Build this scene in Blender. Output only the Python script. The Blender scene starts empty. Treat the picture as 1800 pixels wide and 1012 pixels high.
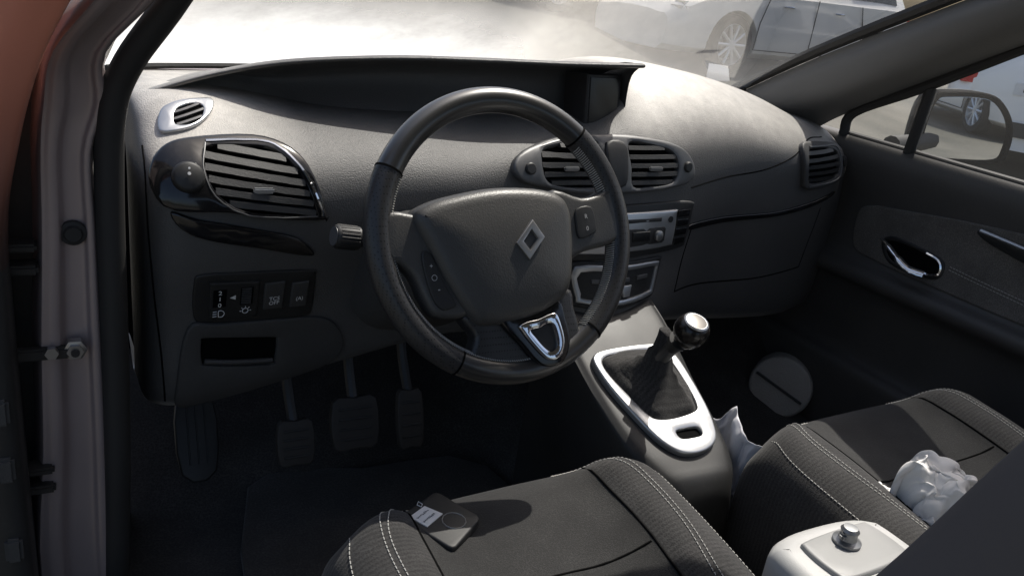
import bpy, bmesh, math, random
import numpy as np
from mathutils import Vector, Matrix, noise
from mathutils.bvhtree import BVHTree
from mathutils.geometry import delaunay_2d_cdt
random.seed(7)
rad=math.radians
COL=bpy.context.scene.collection
# ------------------------------------------------------------ camera
CAM=Vector((-.477,-.882,1.267)); yaw=rad(30);pitch=rad(21);roll=rad(8)
Fv=Vector((math.sin(yaw)*math.cos(pitch),math.cos(yaw)*math.cos(pitch),-math.sin(pitch)))
R0=Vector((math.cos(yaw),-math.sin(yaw),0)); U0=R0.cross(Fv)
Rv=R0*math.cos(roll)+U0*math.sin(roll);Uv=U0*math.cos(roll)-R0*math.sin(roll)
cam=bpy.data.cameras.new("Camera");co=bpy.data.objects.new("Camera",cam);COL.objects.link(co)
M=Matrix((Rv,Uv,-Fv)).transposed().to_4x4();M.translation=CAM;co.matrix_world=M
cam.sensor_width=36;cam.lens=29;cam.clip_start=.02;cam.clip_end=600
bpy.context.scene.camera=co
# ------------------------------------------------------------ materials
def new_mat(n):
    m=bpy.data.materials.new(n);m.use_nodes=True
    return m,m.node_tree.nodes,m.node_tree.links,m.node_tree.nodes['Principled BSDF']
def plastic(n,col,r=.5,grain=900,bump=.15,var=.25,metal=0,spec=.5,dist=.0004,vscale=9,coat=0,dust_haze=0,glare_dust=0,coatr=.05,zfade=None):
    m,N,L,b=new_mat(n)
    tc=N.new('ShaderNodeTexCoord')
    v=N.new('ShaderNodeTexNoise');v.inputs['Scale'].default_value=vscale;v.inputs['Detail'].default_value=6
    L.new(tc.outputs['Object'],v.inputs['Vector'])
    mx=N.new('ShaderNodeMix');mx.data_type='RGBA'
    mx.inputs['A'].default_value=(*[c*(1-var) for c in col],1);mx.inputs['B'].default_value=(*[min(1,c*(1+var)) for c in col],1)
    L.new(v.outputs['Fac'],mx.inputs['Factor'])
    outc=mx.outputs['Result']
    if zfade:  # painted glow fades to dark towards the bottom of the part
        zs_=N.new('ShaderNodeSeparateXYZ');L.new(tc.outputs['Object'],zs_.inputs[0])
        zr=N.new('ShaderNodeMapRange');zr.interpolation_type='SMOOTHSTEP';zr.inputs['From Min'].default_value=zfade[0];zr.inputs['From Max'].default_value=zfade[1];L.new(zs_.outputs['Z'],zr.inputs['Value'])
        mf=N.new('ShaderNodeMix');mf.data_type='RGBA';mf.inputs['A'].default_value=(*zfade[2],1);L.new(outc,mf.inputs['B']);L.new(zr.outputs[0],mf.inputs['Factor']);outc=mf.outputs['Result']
    if dust_haze>0:
        d=N.new('ShaderNodeTexNoise');d.inputs['Scale'].default_value=160;d.inputs['Detail'].default_value=4
        L.new(tc.outputs['Object'],d.inputs['Vector'])
        rp=N.new('ShaderNodeMapRange');rp.inputs['From Min'].default_value=.55;rp.inputs['From Max'].default_value=.85;rp.inputs['To Max'].default_value=dust_haze
        L.new(d.outputs['Fac'],rp.inputs['Value'])
        m2=N.new('ShaderNodeMix');m2.data_type='RGBA';m2.inputs['B'].default_value=(.35,.33,.3,1)
        L.new(outc,m2.inputs['A']);L.new(rp.outputs['Result'],m2.inputs['Factor']);outc=m2.outputs['Result']
    if glare_dust>0:  # dust film with sun glare painted in on upward-facing plastic, strongest where sunlit
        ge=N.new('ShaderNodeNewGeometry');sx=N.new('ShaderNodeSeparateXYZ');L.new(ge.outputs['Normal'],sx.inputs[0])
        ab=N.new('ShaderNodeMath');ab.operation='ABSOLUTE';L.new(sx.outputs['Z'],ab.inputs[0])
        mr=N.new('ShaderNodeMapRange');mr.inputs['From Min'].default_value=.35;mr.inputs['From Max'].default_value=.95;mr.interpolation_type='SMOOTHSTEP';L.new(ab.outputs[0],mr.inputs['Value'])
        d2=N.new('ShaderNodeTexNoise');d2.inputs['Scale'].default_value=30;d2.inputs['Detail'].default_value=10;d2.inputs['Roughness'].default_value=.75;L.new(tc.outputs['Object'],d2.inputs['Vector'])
        m5=N.new('ShaderNodeMapRange');m5.inputs['From Min'].default_value=.3;m5.inputs['From Max'].default_value=.7;m5.inputs['To Min'].default_value=glare_dust*.6;m5.inputs['To Max'].default_value=glare_dust;L.new(d2.outputs['Fac'],m5.inputs['Value'])
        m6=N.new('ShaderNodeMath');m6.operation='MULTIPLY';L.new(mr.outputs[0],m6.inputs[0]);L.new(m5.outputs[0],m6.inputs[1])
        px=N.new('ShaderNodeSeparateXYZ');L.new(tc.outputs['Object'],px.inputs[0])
        cr_=N.new('ShaderNodeValToRGB');e=cr_.color_ramp.elements;e[0].position=.07;e[0].color=(.75,)*3+(1,);e[1].position=.15;e[1].color=(.06,)*3+(1,)  # painted sun patches across the dash: left end, then pad fading right
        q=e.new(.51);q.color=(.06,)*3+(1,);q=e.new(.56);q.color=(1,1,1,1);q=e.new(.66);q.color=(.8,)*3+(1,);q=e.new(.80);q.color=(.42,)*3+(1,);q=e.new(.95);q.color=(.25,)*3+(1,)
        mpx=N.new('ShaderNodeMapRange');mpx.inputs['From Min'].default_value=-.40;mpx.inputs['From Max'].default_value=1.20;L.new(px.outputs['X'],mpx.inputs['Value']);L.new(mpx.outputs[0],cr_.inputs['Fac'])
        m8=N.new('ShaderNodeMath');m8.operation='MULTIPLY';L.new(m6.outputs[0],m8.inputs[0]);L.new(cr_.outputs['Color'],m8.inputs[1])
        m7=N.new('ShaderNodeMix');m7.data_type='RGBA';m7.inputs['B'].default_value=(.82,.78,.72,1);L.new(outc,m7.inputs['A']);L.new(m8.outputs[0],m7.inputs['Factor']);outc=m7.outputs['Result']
    L.new(outc,b.inputs['Base Color'])
    if r>.06:
        rr=N.new('ShaderNodeMapRange');rr.inputs['To Min'].default_value=max(.02,r-.08);rr.inputs['To Max'].default_value=min(1,r+.1)
        L.new(v.outputs['Fac'],rr.inputs['Value']);L.new(rr.outputs['Result'],b.inputs['Roughness'])
    else: b.inputs['Roughness'].default_value=r
    b.inputs['Metallic'].default_value=metal;b.inputs['Specular IOR Level'].default_value=spec
    b.inputs['Coat Weight'].default_value=coat;b.inputs['Coat Roughness'].default_value=coatr
    if bump>0:
        g=N.new('ShaderNodeTexNoise');g.inputs['Scale'].default_value=grain;g.inputs['Detail'].default_value=3
        L.new(tc.outputs['Object'],g.inputs['Vector'])
        bp=N.new('ShaderNodeBump');bp.inputs['Strength'].default_value=bump;bp.inputs['Distance'].default_value=dist
        L.new(g.outputs['Fac'],bp.inputs['Height']);L.new(bp.outputs['Normal'],b.inputs['Normal'])
    return m
def fabric(n,col,scale=700,stripes=False):
    m,N,L,b=new_mat(n)
    tc=N.new('ShaderNodeTexCoord')
    vo=N.new('ShaderNodeTexVoronoi');vo.inputs['Scale'].default_value=scale;L.new(tc.outputs['Object'],vo.inputs['Vector'])
    nz=N.new('ShaderNodeTexNoise');nz.inputs['Scale'].default_value=14;nz.inputs['Detail'].default_value=8;L.new(tc.outputs['Object'],nz.inputs['Vector'])
    ad=N.new('ShaderNodeMath');ad.operation='MULTIPLY';L.new(vo.outputs['Distance'],ad.inputs[0]);L.new(nz.outputs['Fac'],ad.inputs[1])
    fac=ad.outputs[0]
    if stripes:
        w=N.new('ShaderNodeTexWave');w.wave_type='BANDS';w.bands_direction='Y';w.inputs['Scale'].default_value=45;w.inputs['Distortion'].default_value=1.2;w.inputs['Detail Scale'].default_value=6
        L.new(tc.outputs['Object'],w.inputs['Vector'])
        a2=N.new('ShaderNodeMath');a2.operation='MULTIPLY_ADD';L.new(w.outputs['Fac'],a2.inputs[0]);a2.inputs[1].default_value=.2;L.new(fac,a2.inputs[2]);fac=a2.outputs[0]
    rp=N.new('ShaderNodeValToRGB');rp.color_ramp.elements[0].color=(*[c*.55 for c in col],1);rp.color_ramp.elements[1].color=(*[c*1.9 for c in col],1);rp.color_ramp.elements[1].position=.6
    L.new(fac,rp.inputs['Fac']);L.new(rp.outputs['Color'],b.inputs['Base Color'])
    b.inputs['Roughness'].default_value=.9;b.inputs['Specular IOR Level'].default_value=.25;b.inputs['Sheen Weight'].default_value=.12
    bp=N.new('ShaderNodeBump');bp.inputs['Strength'].default_value=.5;bp.inputs['Distance'].default_value=.001
    L.new(fac,bp.inputs['Height']);L.new(bp.outputs['Normal'],b.inputs['Normal'])
    return m
def perf_leather(n):
    m,N,L,b=new_mat(n)
    tc=N.new('ShaderNodeTexCoord')
    vo=N.new('ShaderNodeTexVoronoi');vo.inputs['Scale'].default_value=260;vo.inputs['Randomness'].default_value=.1;L.new(tc.outputs['Object'],vo.inputs['Vector'])
    rp=N.new('ShaderNodeValToRGB');rp.color_ramp.elements[0].color=(.001,.001,.001,1);rp.color_ramp.elements[0].position=.2;rp.color_ramp.elements[1].color=(.034,.033,.033,1);rp.color_ramp.elements[1].position=.32
    L.new(vo.outputs['Distance'],rp.inputs['Fac']);L.new(rp.outputs['Color'],b.inputs['Base Color'])
    b.inputs['Roughness'].default_value=.36
    bp=N.new('ShaderNodeBump');bp.inputs['Strength'].default_value=.6;bp.inputs['Distance'].default_value=.008
    L.new(rp.outputs['Color'],bp.inputs['Height']);L.new(bp.outputs['Normal'],b.inputs['Normal'])
    return m
M_DASH=plastic('dash_plastic',(.084,.083,.082),.5,grain=520,bump=.8,var=.12,dist=.0014,dust_haze=.05,glare_dust=1.0)
M_HOOD=plastic('binnacle_plastic',(.085,.084,.083),.42,grain=520,bump=.7,var=.12,dist=.0014,dust_haze=.05,glare_dust=.5)
M_LOW=plastic('lower_plastic',(.053,.052,.051),.6,grain=500,bump=.6,var=.2,dist=.001,dust_haze=.05)
M_BLK=plastic('black_plastic',(.020,.020,.020),.5,bump=.2,var=.3,dust_haze=.04)
M_GLOSS=plastic('gloss_black',(.008,.008,.009),.13,bump=0,var=.2,coat=.2,dust_haze=.05)
M_KNOB=plastic('knob_leather',(.014,.012,.011),.22,bump=.15,grain=300,var=.2)
M_VOID=plastic('void_black',(.003,.003,.003),.9,bump=0,spec=.1)
M_SILV=plastic('satin_silver',(.52,.53,.54),.33,metal=.8,bump=.1,var=.08,dust_haze=.03)
M_SILVD=plastic('dull_silver',(.26,.265,.27),.38,metal=.7,bump=.1,var=.1,dust_haze=.04)
M_GREY=plastic('grey_vent_trim',(.11,.111,.113),.42,metal=.3,bump=.15,var=.1,dust_haze=.04)
M_CAP=plastic('knob_cap_metal',(.10,.095,.09),.3,metal=.8,bump=.05,var=.15)
M_CHR=plastic('chrome',(.85,.86,.88),.06,metal=1,bump=0,var=.04)
M_LEA=plastic('smooth_leather',(.020,.0195,.019),.34,grain=420,bump=.03,var=.2,dist=.0003,coat=1,coatr=.27,spec=.7)
M_PERF=perf_leather('perforated_leather')
M_AIR=plastic('airbag_cover',(.064,.062,.059),.38,grain=520,bump=.5,var=.12,dist=.0007,dust_haze=.03)
M_FAB=fabric('seat_fabric',(.024,.0235,.023),600,False)
M_FAB2=fabric('bolster_fabric',(.029,.028,.0275),420,True)
M_BACK=plastic('seat_back_fabric',(.095,.085,.085),.8,grain=350,bump=.05,var=.05)
M_STI=plastic('stitch_thread',(.45,.44,.41),.8,bump=0)
M_CARP=fabric('carpet',(.034,.031,.028),300)
M_RUB=plastic('rubber_seal',(.022,.0215,.021),.65,bump=.2,var=.2)
M_PAINT=plastic('mauve_metallic_paint',(.35,.29,.285),.42,grain=900,bump=.1,metal=.35,var=.18,coat=.3,dust_haze=.06,vscale=5)
M_GLOW=plastic('orange_glow_paint',(.78,.29,.19),.5,grain=900,bump=.05,metal=.0,var=.2,coat=.2,vscale=4,zfade=(.88,1.18,(.03,.018,.015)))  # orange lens glow painted on as body colour, fading downward
M_WHITE=plastic('white_print',(.75,.75,.75),.6,bump=0)
M_PRINT=plastic('dim_print',(.45,.45,.45),.6,bump=0)
M_PILLAR=plastic('pillar_trim',(.16,.158,.153),.85,grain=400,bump=.25,var=.06,vscale=4)
M_DOOR=plastic('door_plastic',(.066,.063,.060),.55,grain=500,bump=.5,var=.15,dist=.0008,dust_haze=.05)
M_DOORF=fabric('door_insert',(.105,.098,.09),500)
M_STEEL=plastic('steel',(.40,.39,.38),.35,metal=.9,bump=.1,var=.2)
M_DSTEEL=plastic('dirty_steel',(.034,.031,.028),.65,metal=.2,bump=.2,var=.4)
M_PAPER=plastic('paper',(.80,.79,.77),.85,bump=.2,grain=90,var=.04,dist=.001)
M_BAG=plastic('white_plastic_bag',(.70,.70,.74),.4,bump=.2,grain=60,var=.06,dist=.002)
M_PALE=plastic('pale_console_plastic',(.48,.48,.47),.42,bump=.4,var=.08,dust_haze=.1)
M_TRAY=plastic('tray_grey_plastic',(.30,.30,.295),.4,bump=.3,var=.08,dust_haze=.1)
M_SPK=plastic('speaker_grille',(.36,.335,.30),.6,grain=350,bump=1,var=.2,dist=.003)
M_SCR=plastic('screen_glass',(.010,.010,.011),.30,bump=0,var=.1)
# ------------------------------------------------------------ mesh helpers
class MB:
    def __init__(s): s.v=[];s.f=[];s.m=[];s.mats=[]
    def add(s,vf,mat):
        vs,fs=vf;o=len(s.v);s.v+= [tuple(p) for p in vs]
        if mat not in s.mats:s.mats.append(mat)
        k=s.mats.index(mat)
        for f in fs: s.f.append(tuple(i+o for i in f));s.m.append(k)
        return s
    def make(s,name,parent=None,sharp=38,weld=True,label=None):
        me=bpy.data.meshes.new(name);me.from_pydata(s.v,[],s.f)
        for m in s.mats: me.materials.append(m)
        me.polygons.foreach_set('material_index',s.m)
        bm=bmesh.new();bm.from_mesh(me)
        if weld: bmesh.ops.remove_doubles(bm,verts=bm.verts,dist=2e-5)
        bmesh.ops.recalc_face_normals(bm,faces=bm.faces)
        bm.to_mesh(me);bm.free()
        me.polygons.foreach_set('use_smooth',[True]*len(me.polygons))
        me.set_sharp_from_angle(angle=rad(sharp))
        o=bpy.data.objects.new(name,me);COL.objects.link(o)
        if parent is not None:
            o.parent=parent
            o.matrix_parent_inverse=PW[parent.name].inverted() if parent.name in PW else Matrix()
        if label:o['label']=label
        return o
PW={}
def empty(name,loc,label,cat,parent=None):
    o=bpy.data.objects.new(name,None);o.location=loc;COL.objects.link(o);o.empty_display_size=.1
    o['label']=label;o['category']=cat;PW[o.name]=Matrix.Translation(loc);return o
def cr(p,n,closed=False):
    p=np.array(p,float);out=[];N=len(p)
    rng=range(N) if closed else range(N-1)
    for i in rng:
        p1=p[i];p2=p[(i+1)%N]
        if closed: p0=p[i-1];p3=p[(i+2)%N]
        else:
            p0=p[i-1] if i>0 else 2*p[0]-p[1];p3=p[i+2] if i+2<N else 2*p[-1]-p[-2]
        for k in range(n):
            t=k/n;out.append(.5*((2*p1)+(-p0+p2)*t+(2*p0-5*p1+4*p2-p3)*t*t+(-p0+3*p1-3*p2+p3)*t**3))
    if not closed:out.append(p[-1])
    return np.array(out)
def loft(grid,n=6,m=None):
    m=m or n
    g=np.array([cr(r,n) for r in grid]);g=np.array([cr(g[:,j],m) for j in range(g.shape[1])])
    A,B=g.shape[:2];vs=[tuple(v) for v in g.reshape(-1,3)]
    fs=[(i*B+j,(i+1)*B+j,(i+1)*B+j+1,i*B+j+1) for i in range(A-1) for j in range(B-1)]
    return vs,fs
def rings(rs,cap0=True,cap1=True):
    n=len(rs[0]);vs=[tuple(p) for r in rs for p in r];fs=[]
    for i in range(len(rs)-1):
        for j in range(n):
            k=(j+1)%n;fs.append((i*n+j,i*n+k,(i+1)*n+k,(i+1)*n+j))
    if cap0:fs.append(tuple(range(n)))
    if cap1:fs.append(tuple((len(rs)-1)*n+j for j in range(n)))
    return vs,fs
def frame(d):
    d=Vector(d).normalized();a=Vector((0,0,1)) if abs(d.z)<.9 else Vector((1,0,0))
    x=a.cross(d).normalized();return x,d.cross(x),d
def tube(path,r,seg=8,closed=False,n=1,flat=1):
    P=[Vector(p) for p in (cr(path,n,closed) if n>1 else path)];N=len(P);rs=[]
    x=None
    for i,p in enumerate(P):
        d=(P[(i+1)%N]-P[i-1]) if closed else (P[min(i+1,N-1)]-P[max(i-1,0)])
        if d.length<1e-9:d=Vector((0,0,1))
        d.normalize()
        if x is None:x=frame(d)[0]
        x=(x-d*x.dot(d)).normalized();y=d.cross(x)
        rr=r[i] if isinstance(r,(list,tuple)) and len(r)==N else r
        rs.append([p+x*math.cos(a)*rr+y*math.sin(a)*rr*flat for a in [2*math.pi*k/seg for k in range(seg)]])
    if closed: rs.append(rs[0]);return rings(rs,False,False)
    return rings(rs)
def lathe(c,axis,prof,seg=24):
    x,y,d=frame(axis);c=Vector(c)
    rs=[[c+d*h+x*math.cos(a)*r+y*math.sin(a)*r for a in [2*math.pi*k/seg for k in range(seg)]] for r,h in prof]
    return rings(rs)
def rbox(cx,cy,cz,sx,sy,sz,b=.004,rot=None,seg=2):
    bm=bmesh.new();bmesh.ops.create_cube(bm,size=1)
    for v in bm.verts:v.co=Vector((v.co.x*sx,v.co.y*sy,v.co.z*sz))
    if b>0:bmesh.ops.bevel(bm,geom=bm.edges[:],offset=b,segments=seg,affect='EDGES')
    MM=Matrix.Translation((cx,cy,cz))@(rot.to_4x4() if rot else Matrix())
    vs=[MM@v.co for v in bm.verts];bm.verts.index_update();fs=[tuple(v.index for v in f.verts) for f in bm.faces];bm.free()
    return vs,fs
def inset(p,d):
    p=np.array(p);N=len(p);area=sum(p[i][0]*p[(i+1)%N][1]-p[(i+1)%N][0]*p[i][1] for i in range(N))
    s=1 if area>0 else -1;q=[]
    for i in range(N):
        e1=p[i]-p[i-1];e2=p[(i+1)%N]-p[i];e1=e1/(np.linalg.norm(e1)+1e-12);e2=e2/(np.linalg.norm(e2)+1e-12)
        n=np.array([-(e1[1]+e2[1]),e1[0]+e2[0]])*s;l=np.linalg.norm(n);n=n/(l+1e-12)
        q.append(p[i]+n*d/max(.5,l/2))
    return np.array(q)
def inside(pt,poly):
    x,y=pt;c=False;N=len(poly)
    for i in range(N):
        x1,y1=poly[i];x2,y2=poly[i-1]
        if (y1>y)!=(y2>y) and x<(x2-x1)*(y-y1)/(y2-y1)+x1:c=not c
    return c
def pdist(pt,poly):
    a=np.array(poly);b=np.roll(a,-1,0);p=np.array(pt);ab=b-a
    t=np.clip(((p-a)*ab).sum(1)/((ab**2).sum(1)+1e-12),0,1);return np.sqrt((((a+ab*t[:,None])-p)**2).sum(1)).min()
def plate(outline,mp,h,bev=.003,holes=(),res=.012,n=5,base=-.004,dome=0,fall=.03,cut=0):
    """solid plate lying on a mapped surface; mp(u,v)->(point,normal)"""
    o=cr(outline,n,True) if n>1 else np.array(outline,float)
    def P(q,hh):
        p,nn=mp(q[0],q[1]);return p+nn*hh
    vs=[];fs=[]
    o3=inset(o,bev);rr=[[P(q,base) for q in o],[P(q,h-bev) for q in o],[P(q,h-bev*.62) for q in inset(o,bev*.08)],[P(q,h-bev*.29) for q in inset(o,bev*.29)],[P(q,h-bev*.08) for q in inset(o,bev*.62)],[P(q,h) for q in o3]]
    a,b=rings(rr,False,False);vs+=a;fs+=b
    bound=[o3];hs=[]
    for H in holes:
        ho=cr(H,n,True) if n>1 else np.array(H,float);h3=inset(ho,-bev)
        rr=[[P(q,.0005) for q in ho],[P(q,h-bev) for q in ho],[P(q,h-bev*.3) for q in inset(ho,-bev*.3)],[P(q,h) for q in h3]]
        a,b=rings(rr,False,False);off=len(vs);vs+=a;fs+=[tuple(i+off for i in f) for f in b]
        bound.append(h3);hs.append(h3)
    pts=[];ed=[]
    for B in bound:
        k=len(pts);pts+=[Vector((q[0],q[1])) for q in B];ed+=[(k+i,k+(i+1)%len(B)) for i in range(len(B))]
    mn=o3.min(0);mxx=o3.max(0)
    for u in np.arange(mn[0]+res*.5,mxx[0],res):
        for v in np.arange(mn[1]+res*.5,mxx[1],res):
            if inside((u,v),o3) and all(pdist((u,v),B)>res*.4 for B in bound) and not any(inside((u,v),H) for H in hs): pts.append(Vector((u,v)))
    V,E,Fc,_,_,_=delaunay_2d_cdt(pts,ed,[],0,1e-7)
    off=len(vs)
    for q in V:
        hh=h
        if dome:
            d=min(1,pdist((q.x,q.y),o3)/fall);hh+=dome*(1-(1-d)**2)
        vs.append(P(q,hh))
    for f in Fc:
        c=sum((V[i] for i in f),Vector((0,0)))/len(f)
        if inside(c,o3) and not any(inside(c,H) for H in hs): fs.append(tuple(i+off for i in f))
    return vs,fs
def slats(outline,mp,cnt,h0,h1,th=.0022,ang=0,n=4,tilt=.0):
    o=cr(outline,n,True);ca,sa=math.cos(ang),math.sin(ang);q=np.stack([o[:,0]*ca+o[:,1]*sa,-o[:,0]*sa+o[:,1]*ca],1)
    vs=[];fs=[];lo,hi=q[:,1].min(),q[:,1].max()
    for k in range(cnt):
        v=lo+(hi-lo)*(k+.6)/(cnt+.2);xs=[]
        for i in range(len(q)):
            a,b=q[i],q[(i+1)%len(q)]
            if (a[1]>v)!=(b[1]>v):xs.append(a[0]+(b[0]-a[0])*(v-a[1])/(b[1]-a[1]))
        if len(xs)<2:continue
        u0,u1=min(xs),max(xs);rs=[]
        for j in range(9):
            u=u0+(u1-u0)*j/8;r=[]
            for dv,hh in ((-th+tilt,h0),(th+tilt,h0),(th,h1),(-th,h1)):
                U=(u*ca-(v+dv)*sa);W=(u*sa+(v+dv)*ca);p,nn=mp(U,W);r.append(p+nn*hh)
            rs.append(r)
        a,b=rings(rs);off=len(vs);vs+=a;fs+=[tuple(i+off for i in f) for f in b]
    return vs,fs
def line_on(pts,mp,r,h=0,n=6,seg=6,flat=1):
    P=[]
    for q in cr(pts,n):
        p,nn=mp(q[0],q[1]);P.append(p+nn*h)
    return tube(P,r,seg,flat=flat)
def stitches(path,r,L,gap,n=10,lift=0):
    P=[Vector(p) for p in cr(path,n)];vs=[];fs=[]
    cum=[0]
    for i in range(1,len(P)):cum.append(cum[-1]+(P[i]-P[i-1]).length)
    def at(s):
        i=min(max(np.searchsorted(cum,s),1),len(P)-1);t=(s-cum[i-1])/(cum[i]-cum[i-1]+1e-9);return P[i-1].lerp(P[i],t)
    s=0
    while s+L<cum[-1]:
        a,b=tube([at(s),at(s+L*.5)+Vector((0,0,lift)),at(s+L)],r,5);off=len(vs);vs+=a;fs+=[tuple(i+off for i in f) for f in b];s+=L+gap
    return vs,fs
def text(body,size,mp,u,v,h,mat,ang=0):
    cu=bpy.data.curves.new('t','FONT');cu.body=body;cu.size=size;cu.align_x='CENTER';cu.align_y='CENTER';cu.space_line=.85;cu.resolution_u=3;cu.offset=size*.012
    t=bpy.data.objects.new('t',cu);COL.objects.link(t);dg=bpy.context.evaluated_depsgraph_get();dg.update()
    me=bpy.data.meshes.new_from_object(t.evaluated_get(dg));bpy.data.objects.remove(t)
    ca,sa=math.cos(ang),math.sin(ang)
    vs=[]
    for w in me.vertices:
        x,y=w.co.x,w.co.y;p,nn=mp(u+x*ca-y*sa,v+x*sa+y*ca);vs.append(p+nn*h)
    fs=[tuple(p.vertices) for p in me.polygons];bpy.data.meshes.remove(me)
    return vs,fs
def circ(u,v,r,n=16,ry=None): ry=ry or r;return [(u+r*math.cos(2*math.pi*k/n),v+ry*math.sin(2*math.pi*k/n)) for k in range(n)]
def mmp(s): # "x,y x,y" in millimetres
    return [tuple(float(a)/1000 for a in t.split(',')) for t in s.split()]
def mk_plane(o,u,v):
    o=Vector(o);u=Vector(u).normalized();v=Vector(v);v=(v-u*v.dot(u)).normalized();n=u.cross(v)
    def f(a,b):return o+u*a+v*b,n
    return f
# ------------------------------------------------------------ the car this interior belongs to
car=empty('car',(.37,-.4,0),'mauve brown car cabin with dark interior, driver door open','car')
xs=[-.402,-.385,-.30,-.10,.10,.25,.37,.50,.70,.90,1.05,1.17]
prof={
-.402:[(.80,1.00),(.60,1.01),(.50,1.005),(.44,.98),(.40,.94),(.40,.86),(.40,.75),(.40,.60)],
-.385:[(.82,1.00),(.62,1.02),(.42,1.033),(.32,1.0),(.25,.95),(.245,.86),(.265,.75),(.29,.60)],
-.30:[(.86,1.00),(.65,1.02),(.42,1.043),(.31,1.01),(.23,.95),(.22,.87),(.25,.75),(.28,.60)],
-.10:[(.92,1.00),(.70,1.01),(.50,1.02),(.36,1.01),(.27,.96),(.25,.88),(.28,.76),(.32,.62)],
.10:[(.95,1.00),(.70,1.01),(.52,1.02),(.38,1.01),(.28,.965),(.26,.89),(.29,.77),(.33,.65)],
.25:[(.96,1.00),(.70,1.02),(.50,1.03),(.38,1.02),(.30,.985),(.28,.90),(.28,.78),(.28,.66)],
.37:[(.97,1.00),(.72,1.04),(.50,1.06),(.39,1.035),(.31,1.0),(.27,.88),(.25,.78),(.23,.67)],
.50:[(.97,1.01),(.75,1.09),(.55,1.12),(.41,1.08),(.32,1.0),(.29,.90),(.28,.78),(.28,.66)],
.70:[(.95,1.02),(.75,1.085),(.56,1.11),(.44,1.075),(.36,1.0),(.34,.90),(.36,.78),(.40,.60)],
.90:[(.92,1.02),(.75,1.06),(.57,1.075),(.46,1.04),(.38,.98),(.37,.90),(.38,.78),(.42,.58)],
1.05:[(.88,1.02),(.72,1.03),(.57,1.03),(.48,1.01),(.42,.97),(.40,.90),(.41,.78),(.44,.57)],
1.17:[(.85,1.01),(.72,1.02),(.60,1.01),(.53,.99),(.48,.95),(.46,.88),(.46,.77),(.48,.57)]}
grid=[[(x,)+prof[x][r] for x in xs] for r in range(8)]
grid.append([(x,prof[x][7][0]+.12,prof[x][7][1]+.01) for x in xs])
dv,df=loft(grid,8)
dash_bv=BVHTree.FromPolygons(dv,df)
def DM(u,v):
    h=dash_bv.ray_cast(Vector((u,-.5,v)),Vector((0,1,0)))
    if h[0] is None:return Vector((u,.35,v)),Vector((0,-1,0))
    n=h[1] if h[1].y<0 else -h[1]
    n=(n+Vector((0,-.3,0))).normalized()
    return h[0],n
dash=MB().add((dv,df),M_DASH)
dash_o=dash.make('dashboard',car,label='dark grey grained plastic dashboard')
gb=MB()
for ln in ('573,923 680,937 791,947 880,970 973,1001 1060,1000','600,700 760,690 900,690 1040,700','600,700 598,780 600,840','1040,700 1046,780 1044,850'):
    gb.add(line_on(mmp(ln),DM,.0018,-.0006),M_VOID)
gb.make('glove_box_seam',dash_o)
lip=[(-.37,.415,1.038),(-.28,.40,1.072),(-.173,.388,1.098),(-.014,.38,1.116),(.134,.372,1.124),(.291,.358,1.131),(.43,.335,1.141)]
hg=[[(x,.78,.98) for x,y,z in lip],[(x,y+.20,z-.06) for x,y,z in lip],[(x,y+.07,z-.016) for x,y,z in lip],[(x,y+.022,z-.002) for x,y,z in lip],[(x,y,z-.001) for x,y,z in lip],[(x,y+.004,z-.008) for x,y,z in lip],[(x-.02*max(0,x),y+.05,z-.016) for x,y,z in lip],[(x-.06*max(0,x),y+.10,z-.045*(1 if x>-.2 else .4)) for x,y,z in lip],[(x-.06*max(0,x),.44,1.0) for x,y,z in lip]]
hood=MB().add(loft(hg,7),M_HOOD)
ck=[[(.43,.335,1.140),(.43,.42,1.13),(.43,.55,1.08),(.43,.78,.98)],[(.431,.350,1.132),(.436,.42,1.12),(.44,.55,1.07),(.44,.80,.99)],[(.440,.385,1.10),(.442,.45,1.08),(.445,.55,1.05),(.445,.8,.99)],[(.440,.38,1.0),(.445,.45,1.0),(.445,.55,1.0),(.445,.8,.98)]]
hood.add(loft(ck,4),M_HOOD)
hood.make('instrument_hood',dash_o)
SM=mk_plane((.300,.366,1.064),(1,.25,0),(0,.14,1))
scr=MB().add(plate([(.045,-.046),(.132,-.046),(.138,.048),(.045,.048)],SM,.006,.004,n=1,res=.04,base=-.05),M_BLK)
scr.add(plate([(.051,-.038),(.124,-.038),(.129,.042),(.051,.042)],SM,.008,.001,n=1,res=.04,base=0),M_SCR)
scr.make('instrument_display',dash_o)
# ---- left air vent
vp=MB()
VO=mmp('-380,962 -366,985 -333,996 -249,999 -197,985 -172,956 -155,903 -160,899 -214,903 -292,917 -355,921 -374,933')
HO=mmp('-313,986 -270,988 -222,982 -191,955 -172,911 -178,907 -230,912 -275,920 -306,940 -318,965')
vp.add(plate(VO,DM,.013,.004,[HO],n=4,base=-.006),M_GLOSS)
vp.add(plate(HO,DM,.0015,.0005,n=4),M_VOID)
vp.add(slats(HO,DM,6,.002,.011,.0035,rad(-9),tilt=.002),M_LOW)
vp.add(line_on(mmp('-313,992 -270,993 -222,988 -186,959 -164,915 -162,905'),DM,.0034,.0125,flat=.6),M_CHR)
vp.add(line_on(mmp('-170,905 -230,908 -275,916 -309,937 -321,965 -314,990'),DM,.0012,.0125),M_GREY)
p,n=DM(-.245,.945);vp.add(rbox(p.x,p.y-.014,p.z,.028,.006,.008,.002),M_SILV)
vp.make('air_vent',dash_o,label='gloss black air vent with chrome edge')
kn=MB();p,n=DM(-.341,.957)
kn.add(lathe(p+n*.008,n,[(.021,0),(.021,.006),(.019,.012),(.016,.014),(.0,.0142)]),M_BLK)
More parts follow.
